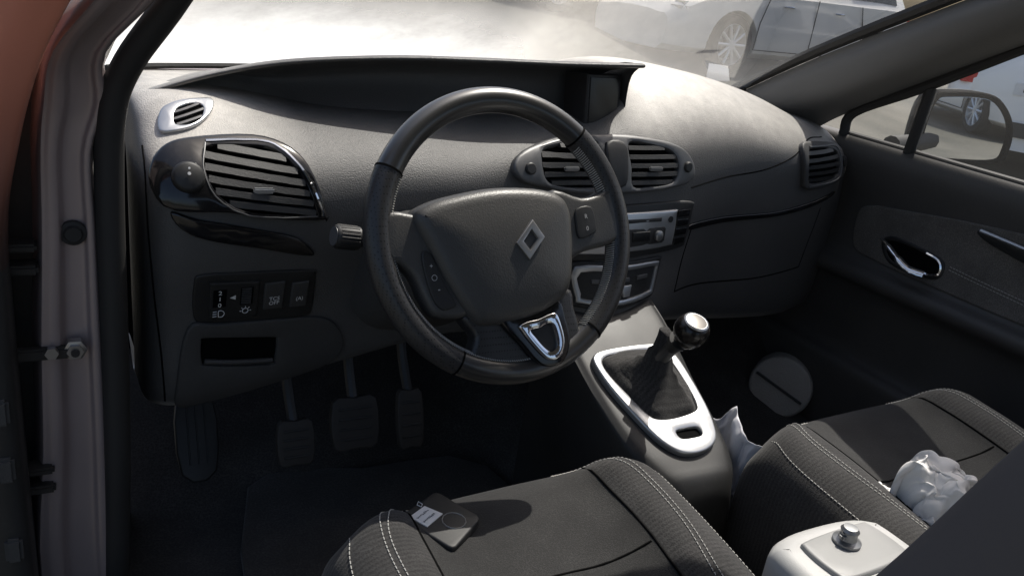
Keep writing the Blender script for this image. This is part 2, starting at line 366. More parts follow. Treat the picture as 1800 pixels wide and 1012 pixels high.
for k,(dz,s) in enumerate(((.010,.0015),(.003,.0022),(-.004,.003),(-.012,.0038))):
    kn.add(lathe(p+n*.0222+Vector((0,0,dz)),n,[(s,0),(s,.0008),(0,.001)],10),M_WHITE)
kn.make('vent_knob',dash_o)
dvn=MB()
DO=mmp('-366,1003 -360,1023 -337,1033 -304,1036 -289,1034 -296,1023 -319,1010 -350,1003')
DH=mmp('-345,1010 -342,1024 -322,1031 -308,1030 -306,1024 -318,1013')
dvn.add(plate(DO,DM,.006,.002,[DH],n=4,res=.008),M_SILV).add(plate(DH,DM,.001,.0003,n=4,res=.008),M_VOID)
dvn.add(slats(DH,DM,3,.001,.005,.001,rad(15)),M_GREY)
dvn.make('demister_vent',dash_o)
gs=MB().add(plate(mmp('-362,918 -352,897 -322,880 -250,862 -190,845 -168,842 -172,853 -195,872 -229,884 -292,900 -330,908'),DM,.006,.003,n=4,res=.01),M_GLOSS)
gs.make('gloss_trim_strip',dash_o)
sp=MB()
sp.add(plate(mmp('-334,812 -322,826 -250,823 -168,815 -159,806 -158,745 -170,731 -240,736 -315,744 -333,755'),DM,.004,.003,n=3,res=.015),M_BLK)
sp.add(plate(mmp('-314,808 -308,813 -250,809 -246,803 -246,752 -252,747 -305,751 -312,758'),DM,.008,.002,n=3,res=.015),M_BLK)
for u0,u1,z0,z1 in ((-.237,-.207,.757,.803),(-.196,-.170,.754,.798)):
    sp.add(plate([(u0,z0),(u1,z0-.002),(u1,z1),(u0,z1)],DM,.0075,.0025,n=1,res=.01),M_LOW)
sp.make('switch_panel',dash_o)
wl=MB()
for u in (-.300,-.263):
    wl.add(plate([(u-.009,.772),(u+.009,.772),(u+.009,.802),(u-.009,.802)],DM,.0088,.001,n=1,res=.01),M_VOID)
for k in range(9):
    p,n=DM(-.263,.774+.0031*k);wl.add(rbox(p.x,p.y-.0095,p.z,.014,.004,.0016,.0005),M_LOW)
wl.make('adjuster_wheel',dash_o)
mk=MB()
for k,ch in enumerate('210'):mk.add(text(ch,.0095,DM,-.300,.797-.0105*k,.0096,M_WHITE),M_WHITE)
mk.add(([p+nn*.0098 for p,nn in [DM(-.287,.788),DM(-.279,.792),DM(-.279,.784)]],[(0,1,2)]),M_WHITE)
mk.add(text('TCS\nOFF',.009,DM,-.222,.772,.0086,M_WHITE),M_WHITE)
mk.add(text('(A)',.009,DM,-.183,.770,.0086,M_WHITE),M_WHITE)
def Lp(pts,r=.0006,h=.0094):mk.add(line_on(pts,DM,r,h,n=1 if len(pts)<3 else 3,seg=5),M_WHITE)
for k in range(3):Lp([(-.309,.757+.004*k),(-.3035,.7575+.004*k)])
Lp([(-.301,.756),(-.301,.766),(-.296,.766),(-.293,.761),(-.296,.756),(-.301,.756)])
Lp(circ(-.264,.762,.0042,9)+[(-.2598,.762)])
for a in range(0,181,45):
    ca,sa=math.cos(rad(a)),math.sin(rad(a));Lp([(-.264+ca*.0058,.762+sa*.0058),(-.264+ca*.008,.762+sa*.008)])
mk.make('switch_markings',dash_o)
lc=MB()
PO=mmp('-322,712 -312,718 -222,704 -212,696 -213,662 -222,655 -310,672 -321,680')
LC=mmp('-341,737 -300,741 -200,733 -140,724 -110,700 -98,662 -120,628 -200,612 -300,603 -352,600 -356,640')
lc.add(plate(LC,DM,.007,.004,[PO],n=4,res=.02),M_LOW).add(plate(PO,DM,.0012,.0004,n=3,res=.02),M_VOID)
lc.add(line_on(mmp('-318,680 -270,671 -218,663'),DM,.004,.006),M_LOW)
lc.make('knee_panel',dash_o)
MB().add(line_on([(-.388,.985),(-.388,.9),(-.383,.8),(-.375,.7),(-.37,.61)],DM,.0015,0),M_VOID).make('end_panel_seam',dash_o)
# ---- centre vents
cvt=MB()
CO=mmp('160,962 175,980 230,997 300,1009 397,1013 480,1007 535,993 562,966 560,942 520,930 400,922 300,922 220,935 175,945')
H1=mmp('222,985 250,993 300,1000 335,1000 337,960 332,936 290,933 245,938 224,948 217,966')
H2=mmp('402,1001 450,1000 495,992 514,976 515,954 500,938 450,933 408,934 404,965')
cvt.add(plate(CO,DM,.014,.005,[H1,H2],n=4,base=-.006),M_GREY)
for H in (H1,H2):
    cvt.add(plate(H,DM,.0015,.0005,n=4),M_VOID).add(slats(H,DM,5,.002,.012,.0034,0,tilt=.002),M_LOW)
p,n=DM(.275,.966);cvt.add(rbox(p.x,p.y-.015,p.z,.03,.006,.008,.002),M_SILVD)
p,n=DM(.458,.966);cvt.add(rbox(p.x,p.y-.015,p.z,.03,.006,.008,.002),M_SILVD)
cvt.make('air_vent',dash_o,label='grey twin air vent in the dash centre')
hz=MB().add(plate(mmp('350,1000 388,1001 392,970 386,936 354,936 346,970'),DM,.020,.004,n=3,res=.012),M_BLK)
hz.make('hazard_switch_panel',dash_o)
for u,z in ((.190,.962),(.540,.964)):
    p,n=DM(u,z);MB().add(lathe(p+n*.012,n,[(.010,0),(.010,.005),(.008,.007),(0,.0072)],20),M_BLK).make('vent_thumbwheel',dash_o)
# ---- radio
rd=MB()
rd.add(plate(mmp('250,895 340,900 480,903 575,898 583,880 582,815 572,806 480,806 340,806 250,806'),DM,.006,.004,n=3,res=.02),M_BLK)
rd.add(plate(mmp('262,884 340,888 512,888 524,880 524,828 514,820 400,820 262,822'),DM,.013,.004,n=3,res=.02),M_SILV)
rd.add(plate(mmp('275,874 400,877 480,877 480,870 400,870 275,868'),DM,.0145,.001,n=1,res=.02),M_BLK)
rd.add(plate(mmp('400,860 490,860 494,856 494,834 488,830 400,829'),DM,.0145,.001,n=1,res=.02),M_BLK)
rd.add(plate(mmp('408,855 450,855 450,838 408,838'),DM,.0165,.001,n=1,res=.02),M_SCR)
p,n=DM(.473,.845);rd.add(lathe(p+n*.014,n,[(.010,0),(.010,.005),(.008,.0065),(0,.007)],20),M_SILVD)
p,n=DM(.505,.872);rd.add(lathe(p+n*.012,n,[(.006,0),(.006,.003),(0,.0032)],12),M_BLK)
for k in range(4):
    rd.add(plate([(.534,.885-.018*k),(.57,.884-.018*k),(.57,.871-.018*k),(.534,.872-.018*k)],DM,.0085,.001,n=1,res=.02),M_GLOSS)
rd.make('radio',dash_o)
hv=MB()
hv.add(plate(mmp('290,800 400,800 500,798 508,785 498,735 485,722 400,718 310,722 298,735'),DM,.005,.003,n=3,res=.02),M_BLK)
HI=mmp('316,784 400,785 480,784 487,776 480,743 470,737 400,734 325,737 318,746')
hv.add(plate(mmp('304,794 400,795 488,793 496,782 488,738 476,728 400,725 318,729 309,738'),DM,.010,.003,[HI],n=3,res=.02),M_SILV)
hv.add(plate(HI,DM,.006,.0005,n=3,res=.02),M_BLK)
for k in range(3):
    hv.add(plate([(.335+.05*k,.772),(.365+.05*k,.772),(.365+.05*k,.764),(.335+.05*k,.764)],DM,.009,.001,n=1,res=.02),M_GREY)
hv.add(plate(mmp('395,758 420,758 415,738 400,738'),DM,.010,.002,n=1,res=.02),M_SILV)
hv.make('climate_control_panel',dash_o)
rv=MB()
RO=mmp('915,988 960,996 1060,988 1118,975 1136,945 1125,922 1060,908 950,902 925,930')
RH=mmp('935,978 970,984 1050,977 1078,965 1076,935 1050,922 960,915 940,935')
rv.add(plate(RO,DM,.012,.004,[RH],n=4,base=-.006,res=.02),M_LOW).add(plate(RH,DM,.0015,.0004,n=4,res=.02),M_VOID)
rv.add(slats(RH,DM,5,.002,.010,.0034,0),M_BLK)
rv.add(line_on(mmp('940,986 1060,982 1088,966 1086,932 1058,916 950,908'),DM,.0022,.012),M_GREY)
p,n=DM(1.11,.948);rv.add(lathe(p+n*.010,n,[(.013,0),(.013,.006),(0,.008)],16),M_BLK)
rv.make('air_vent',dash_o,label='black passenger side air vent')
MB().add(plate(mmp('590,850 700,853 850,853 960,864 1080,884 1085,876 960,852 850,842 700,840 590,838'),DM,.005,.002,n=3,res=.02),M_GLOSS).make('gloss_trim_strip',dash_o)
# ------------------------------------------------------------ steering wheel
WC=Vector((.012,0,.95));wn=Vector((0,-math.cos(rad(25)),math.sin(rad(25))));wu=Vector((0,wn.z,-wn.y));wr=Vector((1,0,0))
def WM(u,v):return WC+wr*u+wu*v,wn
sw=MB()
def rim_arc(a0,a1,N):
    P=[]
    for k in range(N+1):
        a=rad(a0+(a1-a0)*k/N);P.append(WC+(wr*math.cos(a)*.99+wu*math.sin(a))*.1735+wn*.002)
    return P
sw.add(tube(rim_arc(48,152,60),.0165,32),M_LEA)
sw.add(tube(rim_arc(-48,48,50),.0172,24),M_PERF)
sw.add(tube(rim_arc(152,242,50),.0172,24),M_PERF)
sw.add(tube(rim_arc(242,312,36),.0167,24),M_LEA)
for a in (48,152,242,312):
    sw.add(tube(rim_arc(a-.4,a+.4,2),.0178,24),M_VOID)
swh=bpy.data.objects.new('steering_wheel',None);COL.objects.link(swh);swh.parent=car;swh.location=WC-Vector((.37,-.4,0));PW['steering_wheel']=Matrix.Translation(WC)
swh['label']='black leather steering wheel with grey airbag cover'
rim=sw.make('steering_rim',swh,sharp=60)
for pts,hh in (('-166,28 -120,26 -60,10 -60,-90 -105,-98 -122,-78 -134,-48 -152,-30 -168,-28',.016),('60,52 110,46 140,52 166,62 170,-2 150,-18 110,-26 60,-40',.016),('-72,-96 0,-88 80,-72 90,-100 96,-128 88,-150 30,-172 -50,-170 -66,-150 -58,-125',.012)):
    MB().add(plate(mmp(pts),WM,hh,.008,n=4,base=-.012,res=.02),M_PERF if hh<.013 else M_AIR).make('spoke',swh)
MB().add(lathe(WC-wn*.06,wn,[(.045,0),(.055,.03),(.06,.055),(.06,.065),(.0,.066)],32),M_BLK).make('hub',swh)
ab=MB();AO=mmp('-131,22 -113,40 -72,51 -18,59 40,58 74,49 88,31 90,0 86,-50 77,-76 58,-93 15,-109 -45,-113 -66,-101 -90,-66 -112,-22')
ab.add(plate(AO,WM,.028,.018,n=4,base=-.010,res=.010,dome=.007,fall=.06),M_AIR)
ab.make('airbag_cover',swh,sharp=60)
em=MB();c=np.array([.0155,-.0095]);di=[(20,16),(36,-7),(12,-35),(-5,-13)]
do=[(a/1000,b/1000) for a,b in di]
def sc(pts,s):return [tuple(c+(np.array(p)-c)*s) for p in pts]
em.add(plate(do,WM,.0385,.0015,[sc(do,.50)],n=1,res=.05,base=.03),M_STEEL)
em.make('emblem',swh)
bs=MB();BO=mmp('-26,-104 20,-98 60,-87 70,-112 74,-142 63,-166 42,-172 24,-167 2,-142')
bs.add(plate(BO,WM,.020,.004,n=4,base=0,res=.02),M_GLOSS)
CH=mmp('-2,-116 10,-111 26,-109 42,-104 53,-104 59,-118 63,-140 59,-154 50,-162 40,-163 30,-158 12,-138 2,-124');CI=mmp('14,-123 26,-121 42,-116 48,-128 50,-142 47,-149 39,-151 30,-144 20,-132')
bs.add(plate(CH,WM,.025,.003,[CI],n=4,base=.01,res=.02),M_CHR);bs.add(plate(CI,WM,.0208,.0003,n=4,base=.01,res=.02),M_BLK)
bs.make('chrome_spoke_insert',swh)
MB().add(plate(mmp('-124,-24 -113,-20 -98,-54 -84,-82 -90,-88 -104,-88 -116,-68'),WM,.019,.002,n=4,base=0,res=.02),M_BLK).make('control_pod',swh)
MB().add(plate(mmp('98,30 122,33 128,8 124,-2 100,-9 96,10'),WM,.0185,.002,n=3,base=0,res=.02),M_BLK).make('control_pod',swh)
wm=MB();wm.add(text('+',.008,WM,-.113,-.036,.0195,M_PRINT),M_PRINT).add(text('-',.010,WM,-.105,-.064,.0195,M_PRINT),M_PRINT)
wm.add(line_on(circ(-.110,-.050,.0034,10)+[(-.1066,-.050)],WM,.0004,.0195,n=1),M_PRINT)
wm.add(text('R',.008,WM,.112,.020,.019,M_PRINT),M_PRINT).add(text('0',.008,WM,.113,.004,.019,M_PRINT),M_PRINT)
wm.make('control_markings',swh)
for a0,a1 in ((-50,46),(154,292)):
    gp=MB()
    for k in range(int(abs(a1-a0)*.9)):
        a=rad(a0+k/.9);ct=WC+(wr*math.cos(a)*.99+wu*math.sin(a))*.1735+wn*.002
        inn=-(wr*math.cos(a)+wu*math.sin(a));tg=wn.cross(inn).normalized();R_=.0178
        e=[ct+(inn*math.cos(q)+wn*math.sin(q))*R_+tg*s_ for q,s_ in ((rad(42),-.0009),(rad(20),.0004),(rad(-2),.0012))]
        gp.add(tube(e,.0007,5),M_STI)
    gp.make('rim_stitching',swh)
cl=MB();ax=-wn;rs=[]
for s,w,h in ((.055,.055,.05),(.07,.068,.06),(.14,.075,.066),(.22,.09,.08),(.34,.11,.10)):
    c0=WC+ax*s-wu*.018
    rs.append([c0+wr*w*math.copysign(abs(math.cos(a))**.6,math.cos(a))+wu*h*math.copysign(abs(math.sin(a))**.6,math.sin(a)) for a in [2*math.pi*k/28 for k in range(28)]])
cl.add(rings(rs),M_LOW);cl.make('steering_column_cowl',car)
st=MB();a=Vector((-.035,.115,.895));b=Vector((-.188,.098,.922));d=(b-a).normalized()
st.add(tube([a,a.lerp(b,.5),a.lerp(b,.72)],[.010,.0085,.011],14),M_BLK)
st.add(lathe(a.lerp(b,.72),d,[(.012,0),(.0155,.004),(.0155,.034),(.0135,.037),(0,.0375)],24),M_BLK)
st.add(lathe(a.lerp(b,.72)+d*.0372,d,[(.0125,0),(.0125,.001),(0,.0012)],24),M_GREY)
for k in range(22):
    t=2*math.pi*k/22;x,y,dd=frame(d);q=a.lerp(b,.72)+d*.02+(x*math.cos(t)+y*math.sin(t))*.0155;st.add(tube([q-d*.013,q+d*.013],.0009,4),M_BLK)
st.make('indicator_stalk',car)
# ------------------------------------------------------------ centre console
cs=MB();rows=[]
for y,xl,xr,zt in ((.27,.26,.50,.72),(.20,.258,.492,.697),(.10,.262,.482,.648),(.0,.276,.474,.601),(-.055,.300,.462,.575),(-.085,.325,.442,.555),(-.10,.335,.432,.50),(-.10,.335,.432,.30)):
    rows.append([(xl-.012,y,min(.30,zt)),(xl-.008,y,zt*.6+.12),(xl,y,zt-.025),(xl+.008,y,zt-.006),(xl+.03,y,zt),((xl+xr)/2,y,zt+.001),(xr-.03,y,zt),(xr-.008,y,zt-.006),(xr,y,zt-.025),(xr+.004,y,zt*.6+.12),(xr+.004,y,min(.30,zt))])
cs.add(loft(rows,4),M_BLK);con=cs.make('centre_console',car,label='black centre console with silver gear surround')
def TM(u,v):
    nn=Vector((0,-.47,1)).normalized();return Vector((u,v,.605+.47*v)),nn
SO=mmp('284,128 292,146 318,153 370,156 420,155 446,148 456,126 459,90 457,30 448,-10 434,-32 408,-44 375,-46 348,-36 326,-10 305,40 290,85')
SI=mmp('299,124 309,138 340,143 400,144 430,138 438,115 441,70 438,34 426,22 380,16 346,19 332,32 317,66 303,100')
SL=mmp('368,-8 376,-4 408,-4 416,-8 416,-16 408,-20 378,-20 369,-16')
fr=MB().add(plate(SO,TM,.008,.004,[SI,SL],n=4,res=.015,base=-.01),M_SILV)
fr.add(plate(SL,TM,.001,.0003,n=3,res=.02,base=-.003),M_VOID)
fr.make('gear_surround',con,label='satin silver gear lever surround')
bt=MB();base=[TM(q[0],q[1])[0]+Vector((0,0,.003)) for q in cr(SI,4,True)];rs=[];nb=len(base)
for i,(t,hh) in enumerate(((1,0),(.94,.008),(.84,.013),(.72,.016),(.60,.026),(.48,.030),(.40,.042),(.30,.047),(.25,.066),(.18,.075),(.15,.095),(.14,.108))):
    r=[]
    for j,p in enumerate(base):
        ctr=Vector((.374,.078,.642));q=p-ctr;w=1+.045*math.sin(j*.8+i*.6)*(1 if 0<i<10 else 0)
        z=ctr.z+q.z*t+hh;sh=(Vector((.372,.066,0))-Vector((.374,.078,0)))*(1-t)
        r.append(Vector((ctr.x+q.x*t*w+sh.x,ctr.y+q.y*t*w+sh.y,z)))
    rs.append(r)
bt.add(rings(rs),M_FAB2);bt.make('gear_gaiter',con,sharp=80)
gl=MB();lb=Vector((.372,.070,.70));kt=Vector((.370,.017,.772));d=(kt-lb).normalized()
gl.add(tube([lb,kt],[.014,.009],16),M_LEA)
gl.add(lathe(lb.lerp(kt,.45),d,[(.012,0),(.014,.010),(.016,.018),(.018,.024)],24),M_BLK)
d2=Vector((-.02,-.35,.93)).normalized();kc_=Vector((.370,.010,.779))
gl.add(lathe(kc_,d2,[(.012,-.030),(.020,-.022),(.0265,-.010),(.0285,0),(.0275,.008),(.0245,.015),(.0205,.019),(.019,.0195)],36),M_KNOB)
gl.add(lathe(kc_+d2*.0190,d2,[(.0208,-.001),(.0202,.0014),(.0180,.0030),(.0172,.0022)],32),M_SILV)
gl.add(lathe(kc_+d2*.0190,d2,[(.0176,0),(.0168,.0022),(0,.0036)],32),M_CAP)
gl.make('gear_lever',con)
rc=MB()
RCO=[(-.103,.12),(-.090,.147),(-.055,.160),(0,.163),(.055,.160),(.090,.147),(.103,.12),(.104,0),(.104,-.25),(-.104,-.25),(-.104,0)]
RM=mk_plane((.372,-.455,.0),(1,0,0),(0,1,0))
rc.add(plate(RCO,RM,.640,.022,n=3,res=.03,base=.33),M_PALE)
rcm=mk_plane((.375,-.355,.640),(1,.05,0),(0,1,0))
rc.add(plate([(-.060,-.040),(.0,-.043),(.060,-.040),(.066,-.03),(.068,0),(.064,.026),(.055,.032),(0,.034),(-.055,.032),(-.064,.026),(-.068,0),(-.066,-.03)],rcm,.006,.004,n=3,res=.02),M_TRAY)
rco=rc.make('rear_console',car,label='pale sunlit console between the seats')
ak=MB().add(lathe((.372,-.346,.646),(0,0,1),[(.018,0),(.018,.004),(.012,.007),(.0105,.014),(.012,.019),(.009,.023),(0,.024)],20),M_SILVD)
ak.add(rbox(.372,-.346,.658,.032,.010,.010,.003),M_SILVD).make('adjuster_knob',rco)
# ------------------------------------------------------------ seats
def seat(cx,yf,lab,W=1.0,skew=.06):
    us=[-.262,-.262,-.25,-.215,-.17,-.13,-.07,0,.07,.13,.17,.215,.25,.262,.262]
    zs=[.42,.54,.60,.632,.634,.612,.602,.600,.602,.612,.634,.632,.60,.54,.42]
    rows=[]
    for yy,dz,k in ((.012,-.16,1),(.022,-.07,1),(.008,-.018,1),(-.03,.004,1),(-.09,.006,1),(-.18,.0,1),(-.30,-.012,1),(-.44,-.025,1),(-.50,-.03,1)):
        r=[]
        for u,z in zip(us,zs):
            e=abs(u)/.262;yb=yf+yy-.07*e**3*(1 if yy>-.2 else .3)+skew*u
            zz=z+dz+.005*noise.noise(Vector((u*14+cx*9,yy*14,3)))
            if yy>0: zz=min(zz,.60+dz)
            r.append((cx+u*W,yb,max(zz,.40)))
        rows.append(r)
    vf=loft(rows,5);vs,fs=vf
    so=bpy.data.objects.new('seat',None);COL.objects.link(so);so.parent=car;so.location=Vector((cx,yf-.25,.4))-Vector((.37,-.4,0));PW[so.name]=Matrix.Translation((cx,yf-.25,.4));so['label']=lab
    f1=[f for f in fs if abs(sum(vs[i][0] for i in f)/4-cx)<.145*W];f2=[f for f in fs if abs(sum(vs[i][0] for i in f)/4-cx)>=.145*W]
    b=MB().add((vs,f1),M_FAB);b.add((vs,f2),M_FAB2);b.add(rbox(cx,yf-.26,.36,.46*W,.42,.16,.02),M_BLK)
    b.make('seat_cushion',so,sharp=80)
    bv=BVHTree.FromPolygons(vs,fs)
    def SMp(u,v):
        h=bv.ray_cast(Vector((cx+u*W,yf+v+skew*u,1)),Vector((0,0,-1)));return (h[0],Vector((0,0,1))) if h[0] else (Vector((cx+u,yf+v,.6)),Vector((0,0,1)))
    for sg in (-1,1):
        s=MB()
        for o in (0,.008):
            L=[(sg*(.10),-.012-o*.6),(sg*.15,-.02-o),(sg*(.185-o),-.055-o),(sg*(.198-o),-.11),(sg*(.196-o),-.2),(sg*(.18-o),-.3),(sg*(.165-o),-.42)]
            P=[SMp(*q)[0]+Vector((0,0,.0006)) for q in cr(L,4)]
            s.add(stitches(P,.0007,.0045,.0022,n=2,lift=.0006),M_STI)
        L=[(sg*.225,-.06),(sg*.24,-.12),(sg*.24,-.25),(sg*.23,-.4)]
        P=[SMp(*q)[0]+Vector((0,0,.0006)) for q in cr(L,4)]
        s.add(stitches(P,.0007,.0045,.0022,n=2,lift=.0006),M_STI)
        s.make('stitching',so)
    s=MB()
    for sg in (-1,1):
        L=[(sg*.142,-.03),(sg*.145,-.15),(sg*.14,-.42)]
        s.add(tube([SMp(*q)[0] for q in cr(L,5)],.0018,6),M_VOID)
    L=[(-.14,-.20),(0,-.19),(.14,-.20)];s.add(tube([SMp(*q)[0] for q in cr(L,5)],.0016,6),M_VOID)
    s.make('cushion_seam',so)
    return so,SMp,bv
ds,DSM,dsbv=seat(.012,-.045,'black fabric driver seat with pale stitching',.98)
ps,PSM,psbv=seat(.745,-.02,'black fabric passenger seat with pale stitching',1.12)
def backrest(so,path,w,name='backrest'):
    rows=[]
    for x,y,z in path:
        rows.append([(x+.03,y-.13,z-.03),(x,y-.06,z),(x+.005,y-.01,z),(x+.03,y+.004,z),(x+.09,y-.03,z),(x+w/2,y-.045,z),(x+w-.09,y-.03,z),(x+w-.03,y+.004,z),(x+w-.005,y-.01,z),(x+w,y-.06,z),(x+w-.03,y-.13,z-.03)])
    vs,fs=loft(rows,4);MB().add((vs,fs),M_BACK).make(name,so,sharp=80)
backrest(ds,[(-.20,-.56,.60),(-.195,-.60,.75),(-.18,-.665,.93),(-.175,-.71,1.046),(-.19,-.755,1.15),(-.16,-.79,1.22)],.42)
backrest(ps,[(.50,-.56,.60),(.50,-.60,.75),(.50,-.665,.93),(.50,-.71,1.046),(.51,-.755,1.15),(.54,-.79,1.22)],.50)
# ------------------------------------------------------------ floor, firewall, pedals
fl=MB()
g=[]
for y in (-.9,-.5,-.1,.2,.4,.55,.7):
    z=.30 if y<.41 else .30+(y-.41)*.75
    g.append([(x,y,z+(.012*math.sin(x*17+y*9))+(.12 if .30<x<.44 else 0)) for x in (-.43,-.3,-.1,.1,.25,.33,.41,.5,.7,.9,1.05,1.2)])
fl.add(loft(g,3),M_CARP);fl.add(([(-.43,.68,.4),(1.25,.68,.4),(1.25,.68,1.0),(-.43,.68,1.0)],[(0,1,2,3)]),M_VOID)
flo=fl.make('floor_carpet',car)
mt=MB().add(plate([(-.25,-.15),(.22,-.15),(.24,.36),(.0,.42),(-.22,.42)],mk_plane((0,0,.322),(1,0,0),(0,1,0)),.006,.004,n=3,res=.04),M_CARP)
mt.make('floor_mat',car)
def pedal(x0,x1,z0,z1,top,name):
    p=MB();cx=(x0+x1)/2;PM=mk_plane((cx,.29,(z0+z1)/2),(1,0,0),(0,.35,1));w=(x1-x0)/2;h=(z1-z0)/2
    p.add(plate([(-w,-h*.9),(0,-h),(w,-h*.9),(w,h*.9),(0,h),(-w,h*.9)],PM,.008,.003,n=3,res=.02,base=-.006),M_DSTEEL)
    for k in range(4):
        p.add(line_on([(-w*.75,-h*.6+h*.4*k),(w*.75,-h*.6+h*.4*k)],PM,.0022,.008,n=2),M_RUB)
    p.add(tube([(cx,.30,z1-.02),(cx+top*.3,.36,z1+.06),(cx+top,.40,z1+.2)],.009,8,n=4),M_BLK);p.make(name,car)
pedal(-.198,-.142,.457,.53,-.01,'clutch_pedal');pedal(-.108,-.033,.473,.56,.01,'brake_pedal');pedal(.008,.052,.46,.56,.0,'accelerator_pedal')
dp=MB();DPm=mk_plane((-.31,.40,.46),(1,0,0),(0,.6,1));dp.add(plate([(-.028,-.06),(.028,-.06),(.028,.07),(-.028,.07)],DPm,.010,.004,n=3,res=.05),M_BLK)
for k in range(3):dp.add(line_on([(-.014+.014*k,-.045),(-.014+.014*k,.055)],DPm,.0015,.010,n=2),M_BLK)
dp.make('foot_rest',car)
# ------------------------------------------------------------ passenger door
dg=[]
for y in (.80,.62,.50,.35,.15,-.1,-.4,-.8):
    t=max(0,(.5-y))*.02
    dg.append([(1.235,y,1.0),(1.20,y,1.003),(1.178,y,.99),(1.17,y,.955),(1.178,y,.90),(1.186,y,.85),(1.184,y,.78),(1.176,y,.74),(1.150,y,.715+t),(1.142,y,.70+t),(1.15,y,.682+t),(1.19,y,.66),(1.20,y,.58),(1.195,y,.50),(1.165,y,.48),(1.16,y,.44),(1.17,y,.26)])
pv,pf=loft(dg,4);dbv=BVHTree.FromPolygons(pv,pf)
def PD(u,v):
    h=dbv.ray_cast(Vector((.6,u,v)),Vector((1,0,0)))
    if not h[0]:return Vector((1.18,u,v)),Vector((-1,0,0))
    n=h[1] if h[1].x<0 else -h[1];return h[0],(n+Vector((-.4,0,0))).normalized()
pdm=MB().add((pv,pf),M_DOOR);pdo=pdm.make('passenger_door',car,label='dark passenger door with fabric insert')
ins=MB().add(plate([(.405,.835),(.375,.862),(.30,.875),(.1,.905),(-.2,.93),(-.7,.94),(-.7,.75),(-.2,.745),(.1,.742),(.32,.745),(.39,.76)],PD,.005,.004,n=4,res=.03),M_DOORF)
ins.make('door_insert',pdo)
s=MB()
for o in (0,.007):
    P=[PD(*q)[0]+Vector((-.006,0,0)) for q in cr([(.14,.79+o),(.05,.785+o),(-.2,.775+o),(-.6,.77+o)],6)]
    s.add(stitches(P,.0007,.005,.0025,n=2),M_STI)
s.make('door_stitching',pdo)
hd=MB();HB=[(.318,.79),(.30,.812),(.26,.815),(.17,.808),(.150,.79),(.155,.762),(.19,.752),(.28,.752)]
HBI=[(.305,.79),(.29,.804),(.25,.806),(.175,.800),(.160,.785),(.165,.768),(.20,.760),(.275,.760)]
hd.add(plate(HB,PD,.008,.004,[HBI],n=4,res=.02),M_BLK).add(plate(HBI,PD,.006,.0004,n=4,res=.02),M_VOID)
hd.add(tube(cr([(1.160,.305,.803),(1.148,.28,.800),(1.138,.24,.785),(1.138,.205,.770),(1.150,.172,.768)],6).tolist(),[.005]*7+[.008]*6+[.012]*6+[.014]*6,12,flat=.6),M_CHR)
hd.add(line_on([(.20,.806),(.17,.801),(.157,.785),(.163,.768),(.20,.758),(.25,.758)],PD,.0035,.008),M_CHR)
hd.make('door_handle',pdo)
ar=MB().add(plate([(.10,.895),(.04,.89),(-.1,.878),(-.4,.868),(-.4,.84),(-.1,.85),(.04,.868),(.095,.882)],PD,.012,.004,n=3,res=.03),M_BLK)
ar.add(line_on([(.095,.896),(.0,.89),(-.2,.876),(-.4,.87)],PD,.004,.012),M_SILV);ar.make('door_pull',pdo)
sk_=MB();c0=Vector((1.10,.42,.365));sn=Vector((-.8,-.6,.25)).normalized()
sk_.add(lathe(c0,sn,[(.082,-.09),(.079,-.004),(.077,.003),(.073,.006),(.068,.007),(0,.010)],40),M_SPK)
sx_,sy_,_=frame(sn)
sk_.add(tube([c0+sn*.010+sx_*.060-sy_*.024,c0+sn*.011-sx_*.064+sy_*.022],.0035,6),M_BLK)
sk_.make('speaker',pdo)
wf=MB()
wf.add(tube([(1.19,.515,.998),(1.19,.50,1.055),(1.185,.335,1.142),(1.18,.142,1.252),(1.16,-.1,1.385),(1.13,-.35,1.45)],.012,8,n=5),M_RUB)
wf.add(tube([(1.20,.525,1.0),(1.20,.3,1.0),(1.20,0,1.0),(1.20,-.8,1.0)],.009,8),M_RUB)
wf.add(tube([(1.195,.330,.99),(1.19,.318,1.145)],.013,8),M_RUB)
wf.make('window_frame',pdo)
